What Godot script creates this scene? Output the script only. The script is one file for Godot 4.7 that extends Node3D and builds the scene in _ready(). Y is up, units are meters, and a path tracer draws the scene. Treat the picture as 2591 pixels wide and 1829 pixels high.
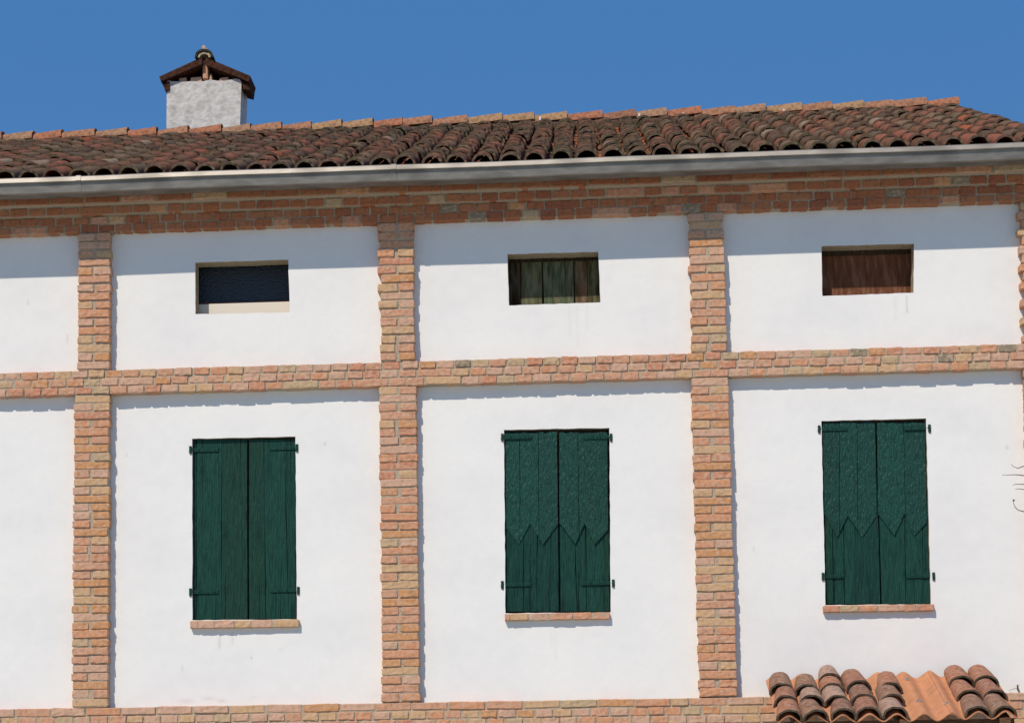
extends Node3D

# ---------------------------------------------------------------- camera solved from the photograph
const FOCAL := 5500.0
const PCX := 1079.15
const PCY := 1479.05
const PW := 2591.0
const PH := 1829.0
const CAM := Vector3(0.0, 1.8, 15.0)
const EYE := 1.8                      # heights below are measured from the eye, then lifted by this
const PZ := -0.077                    # plaster face; brick faces stand at z = 0
var cam_basis := Basis(Vector3(0.99682805, -0.0114371, -0.07875932), Vector3(0.02076693, 0.99271518, 0.11868154), Vector3(0.0768282, -0.11994068, 0.98980385))
var rng := RandomNumberGenerator.new()
var used := {}

# a photograph pixel gives a direction; the point is where it meets the plane z
func px(u: float, v: float, z: float) -> Vector3:
	var d := cam_basis * Vector3((u - PCX) / FOCAL, -(v - PCY) / FOCAL, -1.0)
	return CAM + d * ((z - CAM.z) / d.z)

func px2(u: float, v: float, z: float) -> Vector2:
	var p := px(u, v, z)
	return Vector2(p.x, p.y)

# ---------------------------------------------------------------- node helpers
func origin_of(n: Node3D) -> Vector3:
	var o := Vector3.ZERO
	var k: Node = n
	while k is Node3D and k != self:
		o += (k as Node3D).position
		k = k.get_parent()
	return o

func thing(called: String, at: Vector3, label: String, category: String, group := "") -> Node3D:
	var o := Node3D.new()
	o.name = called
	add_child(o, true)
	o.position = at
	o.set_meta("label", label)
	o.set_meta("category", category)
	if group != "":
		o.set_meta("group", group)
	return o

# a mesh placed at a world position under a parent
func put(parent: Node3D, called: String, mesh: Mesh, mat: Material, at: Vector3, b := Basis.IDENTITY) -> MeshInstance3D:
	var o := MeshInstance3D.new()
	o.name = called
	o.mesh = mesh
	if mat != null:
		o.material_override = mat
	parent.add_child(o, true)
	var base := Vector3.ZERO if parent == self else origin_of(parent)
	o.transform = Transform3D(b, at - base)
	return o

func put_tile(parent: Node3D, called: String, mesh: Mesh, mat: Material, rim: Material, at: Vector3, b: Basis) -> MeshInstance3D:
	var o := put(parent, called, mesh, null, at, b)
	o.set_surface_override_material(0, mat)
	o.set_surface_override_material(1, rim)
	return o

# shape given in world coordinates; its node sits at the point "at"
func solid(parent: Node3D, called: String, st: SurfaceTool, mat: Material, at: Vector3, smooth := false) -> MeshInstance3D:
	return put(parent, called, done(st, at, smooth), mat, at)

func tool() -> SurfaceTool:
	var st := SurfaceTool.new()
	st.begin(Mesh.PRIMITIVE_TRIANGLES)
	st.set_smooth_group(-1)
	return st

func done(st: SurfaceTool, at := Vector3.ZERO, smooth := false) -> ArrayMesh:
	st.generate_normals()
	var m := st.commit()
	if at == Vector3.ZERO:
		return m
	var s2 := SurfaceTool.new()
	s2.begin(Mesh.PRIMITIVE_TRIANGLES)
	s2.append_from(m, 0, Transform3D(Basis.IDENTITY, -at))
	return s2.commit()

# ---------------------------------------------------------------- shape helpers
func tri(st: SurfaceTool, a: Vector3, b: Vector3, c: Vector3, n: Vector3) -> void:
	if (c - a).cross(b - a).dot(n) < 0.0:
		var t := b
		b = c
		c = t
	st.add_vertex(a)
	st.add_vertex(b)
	st.add_vertex(c)

func quad(st: SurfaceTool, a: Vector3, b: Vector3, c: Vector3, d: Vector3, n: Vector3) -> void:
	tri(st, a, b, c, n)
	tri(st, a, c, d, n)

func box(st: SurfaceTool, lo: Vector3, hi: Vector3) -> void:
	var p := []
	for k in 8:
		p.append(Vector3(hi.x if k & 1 else lo.x, hi.y if k & 2 else lo.y, hi.z if k & 4 else lo.z))
	quad(st, p[4], p[5], p[7], p[6], Vector3(0, 0, 1))
	quad(st, p[0], p[1], p[3], p[2], Vector3(0, 0, -1))
	quad(st, p[1], p[5], p[7], p[3], Vector3(1, 0, 0))
	quad(st, p[0], p[4], p[6], p[2], Vector3(-1, 0, 0))
	quad(st, p[2], p[3], p[7], p[6], Vector3(0, 1, 0))
	quad(st, p[0], p[1], p[5], p[4], Vector3(0, -1, 0))

# outline in the facade plane, given thickness, with a small chamfer round the front edge
func slab(st: SurfaceTool, poly: PackedVector2Array, zf: float, zb: float, bevel := 0.0) -> void:
	if Geometry2D.is_polygon_clockwise(poly):
		poly.reverse()
	var front := poly
	if bevel > 0.0:
		var ins := Geometry2D.offset_polygon(poly, -bevel)
		if ins.size() == 1 and ins[0].size() == poly.size():
			front = ins[0]
			var best := 0
			for k in front.size():
				if front[k].distance_squared_to(poly[0]) < front[best].distance_squared_to(poly[0]):
					best = k
			var f2 := PackedVector2Array()
			for k in front.size():
				f2.append(front[(k + best) % front.size()])
			front = f2
	var ix := Geometry2D.triangulate_polygon(front)
	for k in range(0, ix.size(), 3):
		var a := front[ix[k]]
		var b := front[ix[k + 1]]
		var c := front[ix[k + 2]]
		tri(st, Vector3(a.x, a.y, zf), Vector3(b.x, b.y, zf), Vector3(c.x, c.y, zf), Vector3(0, 0, 1))
	var ib := Geometry2D.triangulate_polygon(poly)
	for k in range(0, ib.size(), 3):
		var a := poly[ib[k]]
		var b := poly[ib[k + 1]]
		var c := poly[ib[k + 2]]
		tri(st, Vector3(a.x, a.y, zb), Vector3(b.x, b.y, zb), Vector3(c.x, c.y, zb), Vector3(0, 0, -1))
	var n := poly.size()
	for k in n:
		var a := poly[k]
		var b := poly[(k + 1) % n]
		var e := b - a
		var nn := Vector3(e.y, -e.x, 0)
		var zm := zf
		if front != poly:
			zm = zf - bevel
			var fa := front[k]
			var fb := front[(k + 1) % n]
			quad(st, Vector3(fa.x, fa.y, zf), Vector3(fb.x, fb.y, zf), Vector3(b.x, b.y, zm), Vector3(a.x, a.y, zm), nn + Vector3(0, 0, 0.02))
		quad(st, Vector3(a.x, a.y, zm), Vector3(b.x, b.y, zm), Vector3(b.x, b.y, zb), Vector3(a.x, a.y, zb), nn)

func rect(x0: float, y0: float, x1: float, y1: float) -> PackedVector2Array:
	return PackedVector2Array([Vector2(x0, y0), Vector2(x1, y0), Vector2(x1, y1), Vector2(x0, y1)])

# a closed profile in (z, y) drawn along x
func along_x(st: SurfaceTool, prof: Array, x0: float, x1: float) -> void:
	var n := prof.size()
	var pp := PackedVector2Array(prof)
	var ccw := not Geometry2D.is_polygon_clockwise(pp)
	for k in n:
		var a: Vector2 = prof[k]
		var b: Vector2 = prof[(k + 1) % n]
		var e := b - a
		var nn := Vector3(0, -e.x, e.y) if ccw else Vector3(0, e.x, -e.y)
		quad(st, Vector3(x0, a.y, a.x), Vector3(x1, a.y, a.x), Vector3(x1, b.y, b.x), Vector3(x0, b.y, b.x), nn)
	var ix := Geometry2D.triangulate_polygon(pp)
	for x in [x0, x1]:
		for k in range(0, ix.size(), 3):
			var a := pp[ix[k]]
			var b := pp[ix[k + 1]]
			var c := pp[ix[k + 2]]
			tri(st, Vector3(x, a.y, a.x), Vector3(x, b.y, b.x), Vector3(x, c.y, c.x), Vector3(-1 if x == x0 else 1, 0, 0))

func tube(st: SurfaceTool, pts: Array, radii: Array, sides := 6) -> void:
	for k in pts.size() - 1:
		var a: Vector3 = pts[k]
		var b: Vector3 = pts[k + 1]
		var d := (b - a).normalized()
		var s := d.cross(Vector3(0.3, 0.2, 1.0)).normalized()
		var t := d.cross(s)
		for j in sides:
			var f0 := TAU * j / sides
			var f1 := TAU * (j + 1) / sides
			var n0 := s * cos(f0) + t * sin(f0)
			var n1 := s * cos(f1) + t * sin(f1)
			var ra: float = radii[k]
			var rb: float = radii[k + 1]
			quad(st, a + n0 * ra, a + n1 * ra, b + n1 * rb, b + n0 * rb, n0 + n1)

# half-round clay tile: local +z runs to its wide lower end (z = 0), y is up; the hollow side faces down
func coppo(length: float, w_low: float, w_up: float, hgt: float, thick: float, rough: float, r: RandomNumberGenerator, segs := 9, rows := 3) -> ArrayMesh:
	var st := tool()
	var sm := 1
	var grid := []
	var inner := []
	var skew := r.randf_range(-0.06, 0.06)
	for i in rows + 1:
		var f := float(i) / rows
		var w := lerpf(w_low, w_up, f) * 0.5
		var h := lerpf(hgt, hgt * 0.86, f)
		var row := []
		var irow := []
		for j in segs + 1:
			var a := PI * j / segs
			var jit := 1.0 + r.randf_range(-rough, rough)
			var z := -length * f + (r.randf_range(-rough, rough) * 0.12 if i == 0 else 0.0)
			var c := -cos(a)
			row.append(Vector3(c * w * jit + skew * h * sin(a), pow(sin(a), 0.85) * h * jit, z))
			irow.append(Vector3(c * (w - thick) * jit + skew * h * sin(a), maxf(pow(sin(a), 0.85) * (h - thick) * jit, -0.002), z))
		grid.append(row)
		inner.append(irow)
	for i in rows:
		for j in segs:
			st.set_smooth_group(sm)
			var m: Vector3 = grid[i][j] + grid[i][j + 1]
			quad(st, grid[i][j], grid[i][j + 1], grid[i + 1][j + 1], grid[i + 1][j], Vector3(m.x, m.y, 0))
			st.set_smooth_group(2)
			quad(st, inner[i][j], inner[i][j + 1], inner[i + 1][j + 1], inner[i + 1][j], -Vector3(m.x, m.y, 0))
	st.set_smooth_group(-1)
	var rim := tool()
	for j in segs:
		quad(rim, grid[0][j], grid[0][j + 1], inner[0][j + 1], inner[0][j], Vector3(0, 0, 1))
		# the worn lip just behind the end
		quad(st, grid[rows][j], grid[rows][j + 1], inner[rows][j + 1], inner[rows][j], Vector3(0, 0, -1))
	for i in rows:
		quad(st, grid[i][0], inner[i][0], inner[i + 1][0], grid[i + 1][0], Vector3(0, -1, 0))
		quad(st, grid[i][segs], inner[i][segs], inner[i + 1][segs], grid[i + 1][segs], Vector3(0, -1, 0))
	st.generate_normals()
	rim.generate_normals()
	var am := ArrayMesh.new()
	st.commit(am)
	rim.commit(am)
	return am

# one hand-made brick: worn arrises, uneven face; front at z = 0, centred on its face
func brick_mesh(w: float, h: float, depth: float, r: RandomNumberGenerator, wear: float) -> ArrayMesh:
	var st := tool()
	var nx := 3 if w < 0.15 else 6
	var ny := 2
	var g := []
	var chip := r.randi_range(0, 7)
	for j in ny + 3:
		var row := []
		for i in nx + 3:
			# outer ring is the arris set back, inner ring the face
			var fx := clampf((i - 1.0) / nx, 0, 1) - 0.5
			var fy := clampf((j - 1.0) / ny, 0, 1) - 0.5
			var edge_x := i == 0 or i == nx + 2
			var edge_y := j == 0 or j == ny + 2
			var inset := 0.0045
			var p := Vector3(fx * (w - 2 * inset), fy * (h - 2 * inset), 0)
			if edge_x:
				p.x += signf(fx) * inset
			if edge_y:
				p.y += signf(fy) * inset
			p.x += r.randf_range(-1, 1) * 0.0022 * wear
			p.y += r.randf_range(-1, 1) * 0.0022 * wear
			p.z = r.randf_range(-0.0022, 0.0016) * wear
			if edge_x or edge_y:
				p.z = -0.0042 + r.randf_range(-0.003, 0.001) * wear
			if edge_x and edge_y:
				p.x *= 0.965 if w < 0.15 else 0.985
				p.y *= 0.90
				p.z -= 0.003
			row.append(p)
		g.append(row)
	if chip < 4 and wear > 0.9:
		var ci := 0 if chip & 1 else nx + 2
		var cj := 0 if chip & 2 else ny + 2
		var q: Vector3 = g[cj][ci]
		g[cj][ci] = Vector3(q.x * (0.80 if w < 0.15 else 0.9), q.y * 0.6, q.z - 0.006)
	for j in ny + 2:
		for i in nx + 2:
			quad(st, g[j][i], g[j][i + 1], g[j + 1][i + 1], g[j + 1][i], Vector3(0, 0, 1))
	var last_i := nx + 2
	var last_j := ny + 2
	for i in last_i:
		var a: Vector3 = g[0][i]
		var b: Vector3 = g[0][i + 1]
		quad(st, a, b, Vector3(b.x, b.y, -depth), Vector3(a.x, a.y, -depth), Vector3(0, -1, 0))
		a = g[last_j][i]
		b = g[last_j][i + 1]
		quad(st, a, b, Vector3(b.x, b.y, -depth), Vector3(a.x, a.y, -depth), Vector3(0, 1, 0))
	for j in last_j:
		var a: Vector3 = g[j][0]
		var b: Vector3 = g[j + 1][0]
		quad(st, a, b, Vector3(b.x, b.y, -depth), Vector3(a.x, a.y, -depth), Vector3(-1, 0, 0))
		a = g[j][last_i]
		b = g[j + 1][last_i]
		quad(st, a, b, Vector3(b.x, b.y, -depth), Vector3(a.x, a.y, -depth), Vector3(1, 0, 0))
	return done(st)

# ---------------------------------------------------------------- materials
func lin(r: float, g: float, b: float) -> Color:
	return Color(r, g, b).linear_to_srgb()

func noise_tex(size_x: int, size_y: int, freq: float, seed_no: int, stops: Array, kind := FastNoiseLite.TYPE_SIMPLEX_SMOOTH, octaves := 4) -> NoiseTexture2D:
	var n := FastNoiseLite.new()
	n.noise_type = kind
	n.frequency = freq
	n.seed = seed_no
	n.fractal_octaves = octaves
	if kind == FastNoiseLite.TYPE_CELLULAR:
		n.fractal_type = FastNoiseLite.FRACTAL_NONE
	var t := NoiseTexture2D.new()
	t.width = size_x
	t.height = size_y
	t.seamless = true
	t.noise = n
	if not stops.is_empty():
		var g := Gradient.new()
		var off := PackedFloat32Array()
		var col := PackedColorArray()
		for s in stops:
			off.append(s[0])
			col.append(s[1])
		g.offsets = off
		g.colors = col
		t.color_ramp = g
	return t

func gray(v: float) -> Color:
	return Color(v, v, v)

var brick_tex: Texture2D
var brick_mask: Texture2D
var brick_bump: Texture2D
var pale_tex: Texture2D
var tile_tex: Texture2D
var tile_mask: Texture2D
var lichen_tex: Texture2D
var grain_bump: Texture2D
var grain_tex: Texture2D

func flat_tex(c: Color) -> ImageTexture:
	var im := Image.create(4, 4, false, Image.FORMAT_RGBA8)
	im.fill(c)
	return ImageTexture.create_from_image(im)

func clay(c: Color, called: String) -> StandardMaterial3D:
	var m := StandardMaterial3D.new()
	m.resource_name = called
	m.albedo_color = c
	m.albedo_texture = brick_tex
	m.uv1_triplanar = true
	m.uv1_world_triplanar = true
	m.uv1_scale = Vector3(3.1, 3.1, 3.1)
	m.roughness = 0.95
	m.metallic_specular = 0.25
	m.heightmap_enabled = true
	m.heightmap_texture = brick_bump
	m.heightmap_scale = 0.13
	m.detail_enabled = true
	m.detail_albedo = pale_tex
	m.detail_mask = brick_mask
	m.detail_blend_mode = BaseMaterial3D.BLEND_MODE_MIX
	return m

func tile_mat(c: Color, called: String, lichen := true) -> StandardMaterial3D:
	var m := StandardMaterial3D.new()
	m.resource_name = called
	m.albedo_color = c
	m.albedo_texture = tile_tex
	m.uv1_triplanar = true
	m.uv1_world_triplanar = true
	m.uv1_scale = Vector3(2.3, 2.3, 2.3)
	m.roughness = 0.92
	m.metallic_specular = 0.12
	m.heightmap_enabled = true
	m.heightmap_texture = brick_bump
	m.heightmap_scale = 0.22
	if lichen:
		m.detail_enabled = true
		m.detail_albedo = lichen_tex
		m.detail_mask = tile_mask
		m.detail_blend_mode = BaseMaterial3D.BLEND_MODE_MIX
	return m

func canopy_clay(c: Color, called: String) -> StandardMaterial3D:
	var m := tile_mat(c, called)
	m.detail_albedo = flat_tex(lin(0.36, 0.33, 0.29))
	return m

func plain(c: Color, called: String, rough := 0.9, spec := 0.3) -> StandardMaterial3D:
	var m := StandardMaterial3D.new()
	m.resource_name = called
	m.albedo_color = c
	m.roughness = rough
	m.metallic_specular = spec
	return m

func render_mat(c: Color, called: String, scale := 2.0, relief := 0.6) -> StandardMaterial3D:
	var m := plain(c, called, 0.95, 0.2)
	m.albedo_texture = brick_tex
	m.uv1_triplanar = true
	m.uv1_world_triplanar = true
	m.uv1_scale = Vector3.ONE * scale
	m.heightmap_enabled = true
	m.heightmap_texture = brick_bump
	m.heightmap_scale = relief
	return m

func wood_mat(c: Color, called: String, rough: float, spec: float, relief: float, tex := true) -> StandardMaterial3D:
	var m := plain(c, called, rough, spec)
	if tex:
		m.albedo_texture = grain_tex
	m.uv1_triplanar = true
	m.uv1_world_triplanar = true
	m.uv1_scale = Vector3(4.2, 0.55, 4.2)
	m.heightmap_enabled = true
	m.heightmap_texture = grain_bump
	m.heightmap_scale = relief
	return m

# ---------------------------------------------------------------- bricks
var headers := []
var stretchers := []
var brick_mats := []

func pick(weights: Array) -> StandardMaterial3D:
	var total := 0.0
	for w in weights:
		total += w
	var t := rng.randf() * total
	for k in weights.size():
		t -= weights[k]
		if t <= 0.0:
			return brick_mats[k]
	return brick_mats[0]

func lay(parent: Node3D, x0: float, x1: float, yc: float, zf: float, weights: Array) -> void:
	var w := x1 - x0
	var long := w > 0.17
	var pool := stretchers if long else headers
	var m: ArrayMesh = pool[rng.randi() % pool.size()]
	var nominal := 0.24 if long else 0.113
	var b := Basis(Vector3(0, 0, 1), rng.randf_range(-0.02, 0.02)).scaled_local(Vector3(w / nominal, rng.randf_range(0.96, 1.12), 1.0))
	put(parent, "brick", m, pick(weights), Vector3((x0 + x1) * 0.5, yc + rng.randf_range(-0.002, 0.002), zf + rng.randf_range(-0.003, 0.007)), b)

# a course of bricks; some headers give way to stretchers
func course(parent: Node3D, x0: float, x1: float, yc: float, zf: float, header: bool, weights: Array, start: float, odd := 0.06) -> void:
	var x := x0 - start
	while x < x1 - 0.03:
		var is_long := not header
		if rng.randf() < odd:
			is_long = not is_long
		var w := (0.243 if is_long else 0.113) + rng.randf_range(-0.006, 0.006)
		var a := maxf(x, x0)
		var b := minf(x + w, x1)
		if b - a > 0.035:
			lay(parent, a, b, yc, zf, weights)
		x += w + rng.randf_range(0.009, 0.017)

# a pilaster face: one stretcher, then two headers, and so on
func pilaster_run(parent: Node3D, x0: float, x1: float, y0: float, y1: float, n: int, phase: int, weights: Array, tooth: Callable) -> void:
	var pitch := (y1 - y0) / n
	for k in n:
		var yc := y0 + (k + 0.5) * pitch
		var jl := rng.randf_range(-0.006, 0.004)
		var jr := rng.randf_range(-0.004, 0.005)
		if (k + phase) % 2 == 0 and rng.randf() > 0.08:
			lay(parent, x0 + 0.004 + jl, x1 - 0.004 + jr, yc, 0.0, weights)
		else:
			var mid := (x0 + x1) * 0.5 + rng.randf_range(-0.012, 0.012)
			var gap := rng.randf_range(0.006, 0.014)
			var t: float = tooth.call(yc)
			lay(parent, x0 + jl - t, mid - gap, yc, 0.0, weights)
			lay(parent, mid + gap, x1 + jr, yc, 0.0, weights)

# ---------------------------------------------------------------- scene
func _ready() -> void:
	rng.seed = 20240611
	camera_and_light()
	make_materials()
	var ground := MeshInstance3D.new()
	ground.name = "ground"
	var pm := PlaneMesh.new()
	pm.size = Vector2(600, 600)
	ground.mesh = pm
	ground.material_override = render_mat(lin(0.53, 0.53, 0.44), "courtyard gravel and dry grass", 0.7, 0.5)
	add_child(ground)
	ground.set_meta("kind", "structure")
	farmhouse()
	canopy()
	small_things()

func camera_and_light() -> void:
	var cam := Camera3D.new()
	cam.name = "camera"
	add_child(cam)
	var near := 0.5
	cam.set_frustum(near * PH / FOCAL, Vector2((PW * 0.5 - PCX) / FOCAL, (PCY - PH * 0.5) / FOCAL) * near, near, 1500.0)
	cam.transform = Transform3D(cam_basis.orthonormalized(), CAM)
	cam.current = true
	var env := Environment.new()
	env.background_mode = Environment.BG_SKY
	var sm := ProceduralSkyMaterial.new()
	sm.sky_top_color = lin(0.058, 0.192, 0.462)
	sm.sky_horizon_color = lin(0.32, 0.50, 0.73)
	sm.sky_curve = 0.075
	sm.ground_bottom_color = lin(0.15, 0.13, 0.10)
	sm.ground_horizon_color = lin(0.17, 0.36, 0.62)
	sm.sun_angle_max = 1.0
	sm.sky_energy_multiplier = 1.0
	var sky := Sky.new()
	sky.sky_material = sm
	env.sky = sky
	env.tonemap_mode = Environment.TONE_MAPPER_LINEAR
	env.tonemap_exposure = 1.0
	env.sdfgi_enabled = true
	env.ssao_enabled = true
	env.ssil_enabled = true
	var we := WorldEnvironment.new()
	we.name = "world_environment"
	we.environment = env
	add_child(we)
	var sun := DirectionalLight3D.new()
	sun.name = "sun"
	sun.light_energy = 1.15
	sun.light_color = Color(1.0, 0.95, 0.88)
	sun.light_angular_distance = 0.5
	sun.shadow_enabled = true
	add_child(sun)
	sun.look_at_from_position(Vector3.ZERO, Vector3(0.48, -1.23, -1.0), Vector3.UP)

var m_plaster: StandardMaterial3D
var m_mortar: StandardMaterial3D
var m_reveal: StandardMaterial3D
var m_green: StandardMaterial3D
var m_iron: StandardMaterial3D
var m_dark: StandardMaterial3D
var m_zinc: StandardMaterial3D
var m_timber: StandardMaterial3D
var tile_mats := []
var ridge_mats := []
var canopy_mats := []
var rim_mats := []
var moss_mat: StandardMaterial3D
var m_green_old: StandardMaterial3D
var greens := []
var old_greens := []

func make_materials() -> void:
	brick_tex = noise_tex(512, 512, 0.012, 3, [[0.0, gray(0.80)], [0.35, gray(0.93)], [0.6, gray(1.0)], [1.0, gray(0.88)]], FastNoiseLite.TYPE_SIMPLEX_SMOOTH, 5)
	brick_bump = noise_tex(512, 512, 0.030, 8, [], FastNoiseLite.TYPE_SIMPLEX_SMOOTH, 5)
	brick_mask = noise_tex(512, 512, 0.014, 21, [[0.0, gray(0.0)], [0.52, gray(0.0)], [0.68, gray(0.55)], [1.0, gray(0.8)]], FastNoiseLite.TYPE_SIMPLEX_SMOOTH, 4)
	pale_tex = flat_tex(lin(0.56, 0.39, 0.285))
	tile_tex = noise_tex(512, 512, 0.016, 5, [[0.0, gray(0.60)], [0.4, gray(0.84)], [0.6, gray(0.95)], [1.0, gray(1.0)]], FastNoiseLite.TYPE_SIMPLEX_SMOOTH, 5)
	tile_mask = noise_tex(512, 512, 0.020, 77, [[0.0, gray(0.0)], [0.60, gray(0.0)], [0.72, gray(0.55)], [1.0, gray(0.9)]], FastNoiseLite.TYPE_SIMPLEX_SMOOTH, 5)
	lichen_tex = flat_tex(lin(0.15, 0.135, 0.095))
	grain_bump = noise_tex(512, 512, 0.035, 14, [], FastNoiseLite.TYPE_SIMPLEX_SMOOTH, 5)
	grain_tex = noise_tex(512, 512, 0.02, 15, [[0.0, gray(0.72)], [0.4, gray(0.92)], [0.6, gray(1.0)], [1.0, gray(0.85)]], FastNoiseLite.TYPE_SIMPLEX_SMOOTH, 4)
	var cols := [
		lin(0.60, 0.305, 0.145),   # 0 ochre
		lin(0.63, 0.310, 0.175),   # 1 orange
		lin(0.61, 0.325, 0.205),   # 2 salmon
		lin(0.62, 0.385, 0.270),   # 3 pink beige
		lin(0.61, 0.395, 0.225),   # 4 tan
		lin(0.58, 0.270, 0.165),   # 5 red
		lin(0.53, 0.385, 0.235),   # 6 straw grey
		lin(0.30, 0.245, 0.170),   # 7 burnt grey
		lin(0.42, 0.165, 0.085),   # 8 deep red orange
		lin(0.36, 0.135, 0.075),   # 9 dark red
		lin(0.44, 0.190, 0.100),   # 10 burnt orange
	]
	for k in cols.size():
		brick_mats.append(clay(cols[k], "brick clay %d" % k))
		if k > 7:
			brick_mats[k].detail_enabled = false
	var r := RandomNumberGenerator.new()
	r.seed = 5
	for k in 16:
		headers.append(brick_mesh(0.113, 0.0505, 0.085, r, r.randf_range(0.5, 1.5)))
		stretchers.append(brick_mesh(0.24, 0.0505, 0.085, r, r.randf_range(0.5, 1.5)))
	m_mortar = render_mat(lin(0.47, 0.39, 0.295), "lime mortar", 5.0, 0.2)
	m_reveal = render_mat(lin(0.44, 0.37, 0.27), "bare render", 4.0, 0.25)
	m_plaster = plaster_mat()
	m_green = wood_mat(lin(0.0075, 0.056, 0.040), "green gloss paint", 0.45, 0.36, 0.32)
	m_green.uv1_scale = Vector3(4.2, 0.36, 4.2)
	m_green.heightmap_scale = 0.7
	m_green_old = wood_mat(lin(0.0085, 0.060, 0.044), "blistered green paint", 0.42, 0.4, 0.3)
	m_green_old.uv1_scale = Vector3(4.0, 1.05, 4.0)
	m_green_old.heightmap_scale = 0.6
	for k in 4:
		var gm: StandardMaterial3D = m_green.duplicate()
		gm.albedo_color = lin(0.0075 + 0.001 * k, [0.050, 0.056, 0.062, 0.053][k], [0.037, 0.040, 0.043, 0.034][k])
		gm.uv1_offset = Vector3(0.31 * k, 0.17 * k, 0)
		greens.append(gm)
		var go: StandardMaterial3D = m_green_old.duplicate()
		go.albedo_color = lin(0.0085, [0.056, 0.061, 0.066, 0.058][k], [0.042, 0.045, 0.048, 0.040][k])
		go.uv1_offset = Vector3(0.23 * k, 0.41 * k, 0)
		old_greens.append(go)
	m_iron = plain(lin(0.012, 0.065, 0.05), "painted iron", 0.45, 0.5)
	m_dark = wood_mat(lin(0.22, 0.15, 0.10), "bare old wood", 0.9, 0.2, 0.3)
	m_zinc = plain(lin(0.31, 0.29, 0.26), "weathered zinc", 0.58, 0.5)
	m_zinc.metallic = 0.85
	m_zinc.albedo_texture = noise_tex(512, 512, 0.006, 71, [[0.0, gray(0.72)], [0.45, gray(0.92)], [0.6, gray(1.0)], [1.0, gray(0.85)]], FastNoiseLite.TYPE_SIMPLEX_SMOOTH, 5)
	m_zinc.uv1_triplanar = true
	m_zinc.uv1_world_triplanar = true
	m_zinc.uv1_scale = Vector3(0.55, 1.4, 1.4)
	m_zinc.heightmap_enabled = true
	m_zinc.heightmap_texture = noise_tex(512, 512, 0.008, 72, [])
	m_zinc.heightmap_scale = 0.16
	m_timber = wood_mat(lin(0.16, 0.085, 0.045), "oak timber", 0.85, 0.3, 0.6)
	m_timber.uv1_scale = Vector3(0.8, 5.0, 5.0)
	var tc := [[0.135, 0.072, 0.048], [0.165, 0.076, 0.052], [0.120, 0.086, 0.062], [0.080, 0.055, 0.041], [0.195, 0.081, 0.055], [0.150, 0.108, 0.075], [0.110, 0.060, 0.042], [0.21, 0.17, 0.13], [0.098, 0.076, 0.060], [0.26, 0.085, 0.042]]
	for k in tc.size():
		tile_mats.append(tile_mat(lin(tc[k][0] * 1.75, tc[k][1] * 1.52, tc[k][2] * 1.38), "roof clay %d" % k))
	for c in [[0.235, 0.165, 0.11], [0.25, 0.155, 0.11], [0.19, 0.15, 0.095]]:  # roof tile ends: the lighter colour imitates sun on the front edges
		rim_mats.append(tile_mat(lin(c[0], c[1], c[2]), "tile end painted sunlit", true))
	moss_mat = tile_mat(lin(0.15, 0.118, 0.085), "mossy tile end", true)
	moss_mat.detail_albedo = flat_tex(lin(0.07, 0.072, 0.04))
	var rc := [[0.42, 0.215, 0.13], [0.44, 0.19, 0.11], [0.41, 0.24, 0.15], [0.44, 0.27, 0.15], [0.34, 0.17, 0.11]]
	for k in rc.size():
		ridge_mats.append(tile_mat(lin(rc[k][0], rc[k][1], rc[k][2]), "ridge clay %d" % k, false))
	var cc := [[0.40, 0.19, 0.125], [0.45, 0.21, 0.13], [0.34, 0.19, 0.13], [0.48, 0.31, 0.24], [0.31, 0.165, 0.115]]
	for k in cc.size():
		canopy_mats.append(canopy_clay(lin(cc[k][0], cc[k][1], cc[k][2]), "canopy clay %d" % k))

const WX0 := -6.6
const WX1 := 3.25
const WY0 := 0.0
const WY1 := 6.4

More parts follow.
